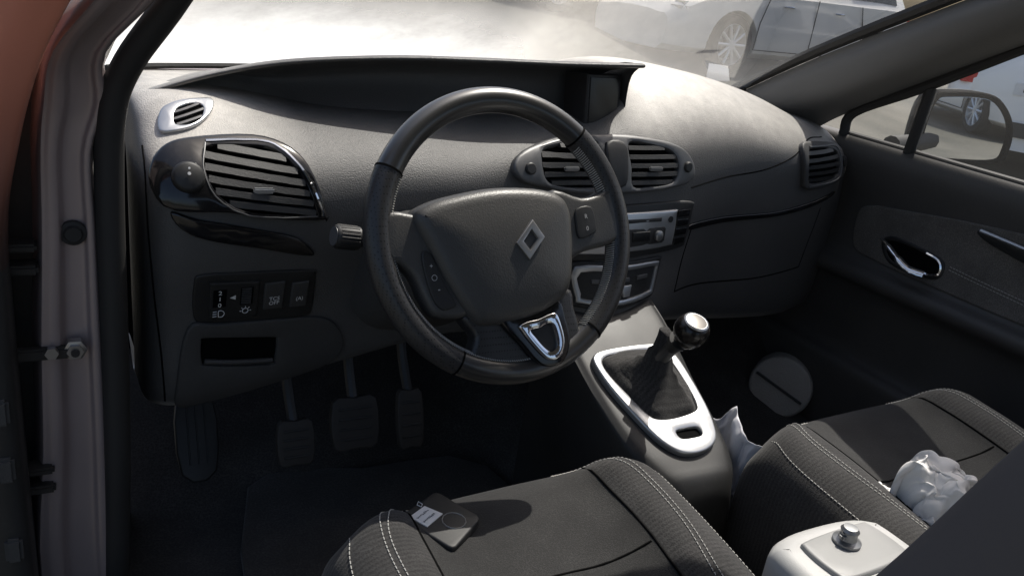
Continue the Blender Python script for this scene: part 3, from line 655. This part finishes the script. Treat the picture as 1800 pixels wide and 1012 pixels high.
def glassmat(n,dust_haze=False):
    m,N,L,b=new_mat(n);N.remove(b);out=N['Material Output']
    tr=N.new('ShaderNodeBsdfTransparent');tr.inputs[0].default_value=(.95,.96,.95,1)
    gl=N.new('ShaderNodeBsdfGlossy');gl.inputs['Roughness'].default_value=.02
    fr=N.new('ShaderNodeFresnel');fr.inputs['IOR'].default_value=1.45
    mx=N.new('ShaderNodeMixShader');sc_=N.new('ShaderNodeMath');sc_.operation='MULTIPLY';sc_.inputs[1].default_value=.5;L.new(fr.outputs[0],sc_.inputs[0]);L.new(sc_.outputs[0],mx.inputs[0]);L.new(tr.outputs[0],mx.inputs[1]);L.new(gl.outputs[0],mx.inputs[2])
    res=mx.outputs[0]
    tl=N.new('ShaderNodeBsdfTranslucent');tl.inputs[0].default_value=(.95,.95,.92,1)
    m3=N.new('ShaderNodeMixShader')
    if dust_haze:  # sun glare painted into the glass as a milky veil, thickest low left
        tc=N.new('ShaderNodeTexCoord');sx=N.new('ShaderNodeSeparateXYZ');L.new(tc.outputs['Object'],sx.inputs[0])
        mr=N.new('ShaderNodeMapRange');mr.inputs['From Min'].default_value=.12;mr.inputs['From Max'].default_value=.72;mr.inputs['To Min'].default_value=.78;mr.inputs['To Max'].default_value=.09;mr.interpolation_type='SMOOTHSTEP';L.new(sx.outputs['X'],mr.inputs['Value'])
        mz=N.new('ShaderNodeMapRange');mz.inputs['From Min'].default_value=1.02;mz.inputs['From Max'].default_value=1.20;mz.inputs['To Min'].default_value=1.15;mz.inputs['To Max'].default_value=.10;L.new(sx.outputs['Z'],mz.inputs['Value'])
        nz=N.new('ShaderNodeTexNoise');nz.inputs['Scale'].default_value=7;nz.inputs['Detail'].default_value=8;nz.inputs['Roughness'].default_value=.7;L.new(tc.outputs['Object'],nz.inputs['Vector'])
        m1=N.new('ShaderNodeMath');m1.operation='MULTIPLY';L.new(mr.outputs[0],m1.inputs[0]);L.new(mz.outputs[0],m1.inputs[1])
        ns=N.new('ShaderNodeMapRange');ns.inputs['To Min'].default_value=.3;ns.inputs['To Max'].default_value=1.6;L.new(nz.outputs['Fac'],ns.inputs['Value'])
        m2=N.new('ShaderNodeMath');m2.operation='MULTIPLY';m2.use_clamp=True;L.new(m1.outputs[0],m2.inputs[0]);L.new(ns.outputs[0],m2.inputs[1])
        L.new(m2.outputs[0],m3.inputs[0])
    else: m3.inputs[0].default_value=.02
    L.new(res,m3.inputs[1]);L.new(tl.outputs[0],m3.inputs[2]);res=m3.outputs[0]
    L.new(res,out.inputs['Surface']);return m
M_GLASS=glassmat('side_glass');M_WIND=glassmat('glare_veil_windscreen',True)
MB().add(([(1.192,.50,1.0),(1.192,-.7,1.0),(1.15,-.35,1.44),(1.175,-.1,1.38),(1.188,.142,1.25),(1.19,.49,1.06)],[(0,1,2,3,4,5)]),M_GLASS).make('door_glass',pdo)
dm=bpy.data.objects.new('door_mirror',None);COL.objects.link(dm);dm.parent=car;dm.location=Vector((1.3,.42,1.0))-Vector((.37,-.4,0));PW['door_mirror']=Matrix.Translation((1.3,.42,1.0));dm['label']='black framed door mirror reflecting the car park'
MIO=[(-.135,-.072),(-.145,0),(-.135,.07),(-.09,.085),(.03,.090),(.09,.065),(.135,.015),(.145,-.045),(.125,-.078),(.0,-.086),(-.10,-.084)]
MIM=mk_plane((1.480,.40,1.045),(1,-.22,0),(0,0,1))
h=MB().add(plate(MIO,MIM,.008,.006,[[tuple(np.array(p)*.86) for p in MIO]],n=4,res=.03,base=-.03),M_VOID)
def backm(u,v):
    p,n=MIM(u,v);return p-n*.03,-n
h.add(plate([(a,b) for a,b in MIO][::-1],backm,.01,.004,n=4,res=.02,dome=.07,fall=.09,base=0),M_RUB)
h.add(tube([(1.22,.40,1.0),(1.30,.42,1.0),(1.40,.43,1.01)],.022,10),M_RUB);h.make('mirror_housing',dm)
M_MIR=plastic('mirror_glass',(.85,.87,.88),.01,metal=1,bump=0,var=.02)
MB().add(plate([tuple(np.array(p)*.86) for p in MIO],MIM,.002,.001,n=4,res=.2,base=-.005),M_MIR).make('mirror_glass',dm,sharp=10)
# ------------------------------------------------------------ pillars, windscreen
pr=MB()
L1=[(1.135,.85,1.03),(1.105,.57,1.168),(1.08,.213,1.330),(1.03,-.15,1.48)]
pr.add(loft([L1,[(1.115,.82,1.01),(1.085,.53,1.135),(1.055,.19,1.295),(1.0,-.18,1.45)],[(1.12,.74,1.0),(1.10,.49,1.09),(1.085,.16,1.26),(1.03,-.2,1.42)],[(1.19,.60,.995),(1.19,.50,1.06),(1.18,.142,1.254),(1.15,-.2,1.42)]],6),M_PILLAR)
pr.make('passenger_pillar',car,label='grey windscreen pillar trim')
def wsg(x,t):
    e=(x-.385)/.80;yb=.99-.16*e*e-.05*abs(e)**6;zb=1.012+.033*max(0,min(1,(x-.7)/.35))
    xt=.385+(x-.385)*.80;yt=.0-.13*e*e;zt=1.50-.02*e*e
    return (x+(xt-x)*t,yb+(yt-yb)*t,zb+(zt-zb)*t+.035*math.sin(math.pi*t))
xw=[-.41,-.3,-.1,.1,.385,.6,.8,1.0,1.16]
wg=[[wsg(x,t) for x in xw] for t in (0,.15,.35,.6,.85,1)]
MB().add(loft(wg,5),M_WIND).make('windscreen',car,sharp=80)
bd=MB();bd.add(tube([wsg(x,-.005) for x in xw],.014,8,n=4,flat=.5),M_RUB)
bd.add(tube([(x-.004,y+.010,z+.010) for x,y,z in L1],.014,8,n=6),M_RUB);bd.make('windscreen_seal',car)
seal=[(-.455,.27,.22),(-.448,.22,.35),(-.440,.20,.55),(-.436,.20,.75),(-.434,.20,.95),(-.428,.195,1.05),(-.408,.18,1.11),(-.36,.13,1.195),(-.30,.03,1.33),(-.26,-.12,1.47)]
lp=MB().add(tube(seal,.017,12,n=6),M_RUB)
lp.add(loft([[(-.436,.21,.25),(-.43,.21,.6),(-.425,.21,.88),(-.425,.21,.96)],[(-.415,.42,.25),(-.415,.42,.6),(-.412,.40,.88),(-.412,.40,.96)]],4),M_BLK)
lp.make('door_seal',car)
ap=MB()
rows=[]
for z,xo,y in ((.15,-.512,.24),(.39,-.540,.20),(.60,-.525,.19),(.755,-.517,.19),(.90,-.507,.19),(1.0,-.502,.185),(1.06,-.495,.18),(1.12,-.482,.16),(1.2,-.43,.09),(1.34,-.36,-.03),(1.5,-.30,-.18)):
    xi=-.449 if z<1.05 else (-.43 if z<1.15 else -.375 if z<1.3 else -.31 if z<1.4 else -.26)
    f=lambda t:xo*(1-t)+xi*t
    rows.append([(xo-.02,y+.12,z),(xo-.006,y+.012,z),(f(.04),y-.002,z),(f(.25),y-.003,z),(f(.33),y+.006,z),(f(.42),y+.012,z),(f(.72),y+.012,z),(f(.80),y+.006,z),(f(.93),y+.006,z),(xi,y+.02,z)])
ap.add(loft(rows,4),M_PAINT)
apo=ap.make('body_pillar',car,label='mauve metallic painted door pillar')
MB().add(lathe((-.476,.200,.899),(0,-1,0),[(.016,0),(.015,.005),(.011,.006),(.009,.010),(0,.010)],20),M_RUB).make('rubber_plug',apo)
jb=MB().add(([(-.50,.25,.1),(-.50,.25,1.08),(-.46,.18,1.22),(-1.0,.27,1.22),(-1.0,.27,.1)],[(0,1,2,3,4)]),M_BLK);jb.make('door_jamb',car)
hi=MB();hi.add(lathe((-.482,.194,.748),(0,-1,0),[(.014,0),(.014,.012),(.010,.013),(.010,.018),(0,.018)],6),M_STEEL)
hi.add(lathe((-.482,.175,.748),(0,-1,0),[(.005,0),(.005,.003),(0,.003)],12),M_BLK)
hi.add(rbox(-.515,.186,.746,.075,.014,.016,.003),M_DSTEEL);hi.add(lathe((-.508,.180,.750),(0,-1,0),[(.008,0),(.008,.008),(0,.008)],6),M_STEEL)
hi.make('door_check_strap',car)
for zc in (.86,.55):
    hi=MB();hi.add(rbox(-.545,.19,zc,.06,.03,.012,.003),M_DSTEEL);hi.add(rbox(-.545,.19,zc+.028,.06,.03,.010,.003),M_DSTEEL)
    hi.add(lathe((-.553,.17,zc-.006),(0,0,1),[(.009,-.01),(.009,.05)],12),M_STEEL);hi.make('door_hinge',car)
dd=MB()
rows=[]
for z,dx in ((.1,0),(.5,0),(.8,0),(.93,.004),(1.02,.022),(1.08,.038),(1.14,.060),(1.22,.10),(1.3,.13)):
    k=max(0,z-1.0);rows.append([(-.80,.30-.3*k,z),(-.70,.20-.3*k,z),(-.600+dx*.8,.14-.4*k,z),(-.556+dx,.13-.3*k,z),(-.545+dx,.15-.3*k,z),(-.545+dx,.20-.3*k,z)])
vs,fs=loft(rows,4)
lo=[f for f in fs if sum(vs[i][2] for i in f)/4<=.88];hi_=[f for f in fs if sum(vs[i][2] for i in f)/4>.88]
dd.add((vs,lo),M_BLK).add((vs,hi_),M_GLOW)
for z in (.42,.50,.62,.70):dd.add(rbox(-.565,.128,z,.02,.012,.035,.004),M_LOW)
dd.make('driver_door',car,label='open driver door edge with orange lens glow painted on')
MB().add(rbox(-.46,-.35,.27,.10,1.15,.16,.02),M_BLK).make('door_sill',car)
bn=MB();bn.add(loft([[(x,1.08-.12*((x-.37)/.8)**2,.98) for x in (-.45,-.1,.37,.8,1.2)],[(x,1.4-.12*((x-.37)/.8)**2,.95) for x in (-.45,-.1,.37,.8,1.2)],[(x,1.85-.15*((x-.37)/.8)**2,.84) for x in (-.45,-.1,.37,.8,1.2)],[(x,2.0-.2*((x-.37)/.8)**2,.6) for x in (-.45,-.1,.37,.8,1.2)]],5),M_PAINT);bn.make('bonnet',car)
rf=MB();rf.add(loft([[(-.27,-.14,1.485),(.1,.0,1.49),(.37,.01,1.50),(.62,-.02,1.50),(.74,-.30,1.53),(.80,-.55,1.54)],[(-.27,-.8,1.55),(.1,-.8,1.57),(.37,-.8,1.58),(.62,-.8,1.575),(.8,-.8,1.57),(1.02,-.8,1.55)],[(-.27,-1.6,1.54),(.1,-1.6,1.56),(.37,-1.6,1.57),(.62,-1.6,1.565),(.8,-1.6,1.56),(1.02,-1.6,1.54)]],5),M_PILLAR);rf.make('shading_roof',car)  # unseen; front edge slanted to shade the driver seat and admit sun on the right
MB().add(([(.64,-.03,1.503),(1.02,-.14,1.49),(1.02,-.8,1.55),(.80,-.55,1.545),(.74,-.30,1.535)],[(0,1,2,3,4)]),M_GLASS).make('sun_gap_glass',car)  # unseen pane added over the gap that lets sun reach console and tissue
# ------------------------------------------------------------ loose things
kc=empty('key_card',(-.09,-.12,.61),'black key card with handwritten paper tag on the driver seat','key card')
hcen=dsbv.ray_cast(Vector((-.09,-.12,1)),Vector((0,0,-1)));kz=hcen[0].z+.004
KQ=[(-.141,-.102),(-.077,-.066),(-.041,-.131),(-.099,-.176)]
def rnd(Q,k=.10):
    o=[]
    for i in range(4):
        p=np.array(Q[i]);a=np.array(Q[i-1]);b_=np.array(Q[(i+1)%4])
        o+= [tuple(p+(a-p)*k),tuple(p+(a-p)*k*.3+(b_-p)*k*.3),tuple(p+(b_-p)*k)]
    return o
KM=mk_plane((0,0,kz),(1,0,-.02),(0,1,.04))
b=MB().add(plate(rnd(KQ),KM,.008,.003,n=1,res=.05,base=-.002),M_BLK)
b.add(line_on(circ(-.078,-.128,.015,14)+[(-.063,-.128)],KM,.0008,.0082,n=1),M_SILVD)
b.add(line_on([(-.112,-.088),(-.108,-.082),(-.105,-.088),(-.108,-.093),(-.112,-.088)],KM,.0005,.0082,n=1),M_WHITE)
b.make('card_body',kc)
tg=MB();TG=[(-.130,-.108),(-.104,-.093),(-.087,-.113),(-.115,-.131)]
tg.add(plate(TG,KM,.0092,.0004,n=1,res=.05,base=.007),M_PAPER)
e1=np.array(TG[1])-np.array(TG[0]);e2=np.array(TG[3])-np.array(TG[0])
for r_ in (.32,.68):
    P=[]
    for k in range(26):
        q=np.array(TG[0])+e1*(.12+.03*k)+e2*(r_+.07*math.sin(k*2.3+r_*9)*(.4+random.random()*.9));P.append((q[0],q[1]))
    tg.add(line_on(P,KM,.00025,.0095,n=2,seg=4),M_LOW)
tg.make('paper_tag',kc)
def cloth(name,posf,seed,fold,mat,label,cat,N=90,th=.0006):
    """thin crumpled sheet: posf(u,v) gives the draped shape, fold list gives crease octaves"""
    vs=[]
    for i in range(N+1):
        for j in range(N+1):
            u=-1+2*i/N;v=-1+2*j/N;p=Vector(posf(u,v));s=Vector((u,v,seed))
            w=s+Vector((noise.noise(s*1.3),noise.noise(s*1.3+Vector((7,0,0))),0))*.5
            for f,a in fold:
                nv=Vector((noise.noise(w*f+Vector((3,1,9))),noise.noise(w*f+Vector((11,5,2))),noise.noise(w*f+Vector((1,8,4)))))
                rg=Vector([math.copysign(1-math.exp(-abs(t)*5),t)*.5 for t in nv])
                p+=rg*a
            vs.append(p)
    fs=[(i*(N+1)+j,(i+1)*(N+1)+j,(i+1)*(N+1)+j+1,i*(N+1)+j+1) for i in range(N) for j in range(N)]
    me=bpy.data.meshes.new(name);me.from_pydata([tuple(p) for p in vs],[],fs);me.materials.append(mat)
    for p in me.polygons:p.use_smooth=True
    o=bpy.data.objects.new(name,me);COL.objects.link(o);so=o.modifiers.new('s','SOLIDIFY');so.thickness=th
    o['label']=label;o['category']=cat;return o
pz=psbv.ray_cast(Vector((.63,-.295,1)),Vector((0,0,-1)))[0].z
def tissue(u,v):
    r=min(1,math.hypot(u,v));a=math.atan2(v,u);rr=.054*(1+.15*math.sin(3*a+1)) if r>.01 else 0
    q=r**.8
    return (.630+math.cos(a)*rr*q,-.292+math.sin(a)*rr*q,pz+.006+.068*math.sqrt(max(0,1-r**3)))
cloth('crumpled_tissue',tissue,3.3,((1.4,.022),(2.6,.016),(6,.005)),M_PAPER,'crumpled white paper tissue lying on the passenger seat','tissue')
def bag(u,v):
    z=.590-.15*(v+1)
    return (.502+.012*math.sin(u*5+v*1.5),-.040+.080*u,z+.02*math.cos(u*2.5))
cloth('plastic_bag',bag,8.2,((1.2,.026),(2.6,.018),(6,.006)),M_BAG,'crumpled white plastic bag beside the centre console','plastic bag')
hp=MB().add(plate([(-.040,-.02),(.03,-.022),(.035,.02),(-.02,.028)],mk_plane((1.01,.80,1.085),(1,-.15,.1),(0,.55,.8)),.001,.0003,n=1,res=.05,base=0),M_PAPER)
o=hp.make('paper_slip');o['label']='small white paper slip tucked against the windscreen';o['category']='paper'
# ------------------------------------------------------------ ground and parked cars
def gz(x,y):
    r=math.hypot(x,y);k=min(1,max(0,(r-1.5)/3))*min(1,13/max(r,.1))
    return max(-.08,(-.085*x+.150*y)*k)
m,N,L,b=new_mat('asphalt')
tc=N.new('ShaderNodeTexCoord');n1=N.new('ShaderNodeTexNoise');n1.inputs['Scale'].default_value=.5;n1.inputs['Detail'].default_value=8
n2=N.new('ShaderNodeTexNoise');n2.inputs['Scale'].default_value=40;n2.inputs['Detail'].default_value=4
for q in (n1,n2):L.new(tc.outputs['Object'],q.inputs['Vector'])
ad=N.new('ShaderNodeMath');ad.operation='MULTIPLY_ADD';ad.inputs[1].default_value=.4;L.new(n2.outputs['Fac'],ad.inputs[0]);L.new(n1.outputs['Fac'],ad.inputs[2])
rp=N.new('ShaderNodeValToRGB');rp.color_ramp.elements[0].color=(.035,.036,.028,1);rp.color_ramp.elements[0].position=.45;rp.color_ramp.elements[1].color=(.15,.14,.115,1);rp.color_ramp.elements[1].position=.9
L.new(ad.outputs[0],rp.inputs['Fac']);L.new(rp.outputs['Color'],b.inputs['Base Color']);b.inputs['Roughness'].default_value=.8
M_ASPH=m
ax_=sorted(set([-300,-100,-40,-20]+list(np.arange(-12,24,1.0))+[28,40,80,150,400]))
vs=[(x,y,gz(x,y)) for x in ax_ for y in ax_];K=len(ax_)
g=MB().add((vs,[(i*K+j,(i+1)*K+j,(i+1)*K+j+1,i*K+j+1) for i in range(K-1) for j in range(K-1)]),M_ASPH).make('ground');g['kind']='structure';g['label']='worn asphalt car park ground'
def carpaint(n,c,metal=0):return plastic(n,c,.3,bump=0,metal=metal,var=.05,coat=.8,vscale=2)
P_W=carpaint('white_car_paint',(.90,.88,.85));P_D=carpaint('dark_car_paint',(.05,.052,.056),.4);P_S=carpaint('silver_car_paint',(.50,.50,.50),.4)
M_CG=plastic('car_window',(.01,.012,.014),.05,bump=0);M_TY=plastic('tyre_rubber',(.015,.015,.015),.8,bump=.3);M_AL=plastic('alloy',(.75,.76,.78),.3,metal=.4,bump=0)
M_RED=plastic('red_lens',(.55,.02,.02),.15,bump=0,coat=.5);M_HL=plastic('headlight_lens',(.6,.62,.65),.1,bump=0,metal=.5)
def build_body():
    st=[(-2.12,.60,.62,.72,.55),(-2.08,.74,.72,.98,.60),(-1.95,.84,.93,1.20,.62),(-1.55,.88,.95,1.42,.60),(-.9,.89,.94,1.49,.62),(-.1,.89,.93,1.50,.62),(.35,.89,.92,1.42,.60),(.75,.89,.91,1.18,.62),(1.1,.88,.90,.99,.68),(1.6,.85,.84,.90,.66),(1.95,.78,.70,.76,.60),(2.12,.62,.56,.60,.5)]
    rs=[]
    for x,w,zb,zr,rw in st:
        half=[(w-.12,.20),(w-.03,.26),(w,.42),(w,.62 if zb>.7 else .5),(w-.02,(zb-.02)),(w-.05,zb+.005),(rw+.05,zr-.09 if zr-zb>.2 else zb+(zr-zb)*.5),(rw-.04,zr-.02),(rw-.2,zr),(0,zr+.012)]
        rs.append([(x,y,z) for y,z in half]+[(x,-y,z) for y,z in half[:-1][::-1]])
    return rs
RS=build_body()
RS2=[[tuple(p) for p in r] for r in cr(np.array(RS).reshape(len(RS),-1),4).reshape(-1,19,3)]
def body_mesh(paint,name):
    b=MB().add(rings(RS2),paint);o=b.make(name,None,sharp=35)
    cutters=[]
    for x in (-1.30,1.30):
        for sy in (-1,1):
            c=MB().add(lathe((x,sy*.62,.33),(0,sy,0),[(.37,0),(.37,.5)],28),M_VOID).make('c',None);cutters.append(c)
            md=o.modifiers.new('b','BOOLEAN');md.object=c;md.operation='DIFFERENCE';md.solver='EXACT'
    dg_=bpy.context.evaluated_depsgraph_get();dg_.update()
    me=bpy.data.meshes.new_from_object(o.evaluated_get(dg_));o.modifiers.clear();o.data=me
    for c in cutters:bpy.data.objects.remove(c)
    for p in me.polygons:p.use_smooth=True
    me.set_sharp_from_angle(angle=rad(35));return o
def parked(paint,label,loc,heading,first=None):
    root=bpy.data.objects.new('parked_car',None);COL.objects.link(root);root.location=loc;root.rotation_euler=(0,0,heading)
    root['label']=label;root['category']='car';root['group']='cars parked in the lot'
    parts=[]
    if first is None:
        parts.append(body_mesh(paint,'body'))
        G=np.array(RS2)
        def strip(i0,i1,j0,j1,t0=.12,t1=.9):
            vs=[];fs=[]
            for i in range(i0,i1+1):
                a=G[i][j0];b_=G[i][j1]
                for t in (t0,(t0+t1)/2,t1):
                    p=a+(b_-a)*t;sg=1 if p[1]>0 else -1;vs.append((p[0],p[1]+.006*sg,p[2]+.004))
            for i in range(i1-i0):
                for k in range(2):fs.append((i*3+k,(i+1)*3+k,(i+1)*3+k+1,i*3+k+1))
            return vs,fs
        for j0,j1 in ((5,6),(13,12)):
            gl=MB().add(strip(11,19,j0,j1),M_CG);gl.add(strip(20,27,j0,j1,.12,.86),M_CG)
            parts.append(gl.make('window'))
        def glasspatch(i0,i1,dx,ks,nm):
            vs=[];fs=[]
            for i in range(i0,i1):
                for j in range(6,13):
                    p=G[i][j];vs.append((p[0]+dx,p[1]*ks,p[2]+.007))
            for i in range(i1-i0-1):
                for j in range(6):fs.append((i*7+j,(i+1)*7+j,(i+1)*7+j+1,i*7+j+1))
            parts.append(MB().add((vs,fs),M_CG).make(nm))
        glasspatch(24,32,.004,.96,'windscreen');glasspatch(6,12,-.006,.94,'rear_window')
        for sy in (-1,1):
            parts.append(MB().add(rbox(-2.02,sy*.68,.82,.16,.24,.20,.05),M_RED).make('tail_light'))
            parts.append(MB().add(rbox(1.93,sy*.62,.66,.22,.26,.13,.05),M_HL).make('headlight'))
            for x in (-.45,.5):
                parts.append(MB().add(tube([(x-.09,sy*.885,.80),(x,sy*.915,.805),(x+.09,sy*.885,.80)],.012,8,n=3),M_CHR).make('door_handle'))
            sm=MB()
            for pl in ([(-.95,.35),(-.98,.6),(-.85,.92)],[(.0,.3),(.0,.92)],[(.98,.3),(.95,.6),(.85,.9)],[(-1.0,.30),(.98,.30)]):
                sm.add(tube([(x,sy*.8915,z) for x,z in pl],.006,6),M_VOID)
            parts.append(sm.make('door_seam'))
        parts.append(MB().add(rbox(-2.12,0,.78,.02,.52,.12,.004),M_WHITE).add(rbox(-2.133,0,.78,.004,.36,.05,.001),M_BLK).make('licence_plate'))
        parts.append(MB().add(rbox(-2.07,0,.40,.16,1.3,.24,.05),M_BLK).make('bumper'))
        for x in (-1.30,1.30):
            for sy in (-1,1):
                w=MB()
                w.add(lathe((x,sy*.66,.33),(0,sy,0),[(.20,0),(.31,.01),(.33,.04),(.33,.17),(.31,.205),(.235,.21),(.225,.19),(.22,.0)],36),M_TY)
                parts.append(w.make('tyre'))
                r=MB();r.add(lathe((x,sy*.70,.33),(0,sy,0),[(.232,0),(.232,.155),(.222,.16),(.215,.12),(.21,.02)],36),M_AL)
                r.add(lathe((x,sy*.69,.33),(0,sy,0),[(.225,0),(.21,.03),(0,.03)],24),M_VOID)
                for k in range(10):
                    a=2*math.pi*k/10;ca,sa=math.cos(a),math.sin(a)
                    r.add(tube([(x+ca*.03,sy*.845,.33+sa*.03),(x+ca*.12,sy*.85,.33+sa*.12),(x+ca*.222,sy*.845,.33+sa*.222)],.018,6),M_AL)
                r.add(lathe((x,sy*.82,.33),(0,sy,0),[(.06,0),(.055,.04),(0,.045)],16),M_AL)
                parts.append(r.make('wheel_rim'))
    else:
        for c in first:
            n=c.copy();COL.objects.link(n);parts.append(n)
            if c.name.startswith('body') and paint:
                n.data=c.data.copy();n.data.materials[0]=paint
    for p in parts:
        p.parent=root;p.matrix_parent_inverse=Matrix()
    return parts
def place(x,y,hd,ax):
    c,s=math.cos(hd),math.sin(hd);px=x-(c*ax[0]-s*ax[1]);py=y-(s*ax[0]+c*ax[1]);return (px,py,gz(x,y))
hd=rad(186)
A=parked(P_W,'white estate car with alloy wheels parked on the asphalt',place(6.20,6.55,hd,(1.30,.85)),hd)
hd2=rad(188)
parked(P_D,'dark grey car with alloy wheels parked behind a white car',place(4.9,8.3,hd2,(1.30,.85)),hd2,A)
hd3=rad(32)
parked(P_W,'white hatchback showing its red tail lights and plate',place(7.5,4.5,hd3,(-2.1,.68)),hd3,A)
parked(P_D,'dark car parked beside a white hatchback',place(9.5,3.6,hd3,(-2.1,.68)),hd3,A)
for x,y,h,pp,lb in ((8.5,-10.5,95,P_W,'white car parked in the lot behind'),(11.5,-12.0,95,P_S,'silver car parked in the lot behind'),(5.2,-13,90,P_D,'dark car parked in the far row'),(15,-17,90,P_W,'white car parked in the far row'),(12.5,14.5,190,P_S,'silver car parked in the back row'),(17,9.5,190,P_D,'dark car parked in the back row')):
    parked(pp,lb,(x,y,gz(x,y)),rad(h),A)
# ------------------------------------------------------------ light
sd=Vector((.45,.25,.86)).normalized()
w=bpy.data.worlds.new("World");bpy.context.scene.world=w;w.use_nodes=True
bg=w.node_tree.nodes['Background'];sky=w.node_tree.nodes.new('ShaderNodeTexSky');sky.sky_type='NISHITA';sky.sun_disc=False
sky.sun_elevation=math.asin(sd.z);sky.sun_rotation=math.atan2(sd.x,sd.y);sky.dust_density=4
w.node_tree.links.new(sky.outputs[0],bg.inputs[0]);bg.inputs[1].default_value=.15
l=bpy.data.lights.new('Sun','SUN');l.energy=5;l.angle=rad(.5);l.color=(1,.95,.88);lo_=bpy.data.objects.new('Sun',l);COL.objects.link(lo_)
lo_.rotation_euler=(-sd).to_track_quat('-Z','Y').to_euler()
bpy.context.scene.view_settings.view_transform='Standard'
bpy.context.scene.view_settings.look='None'
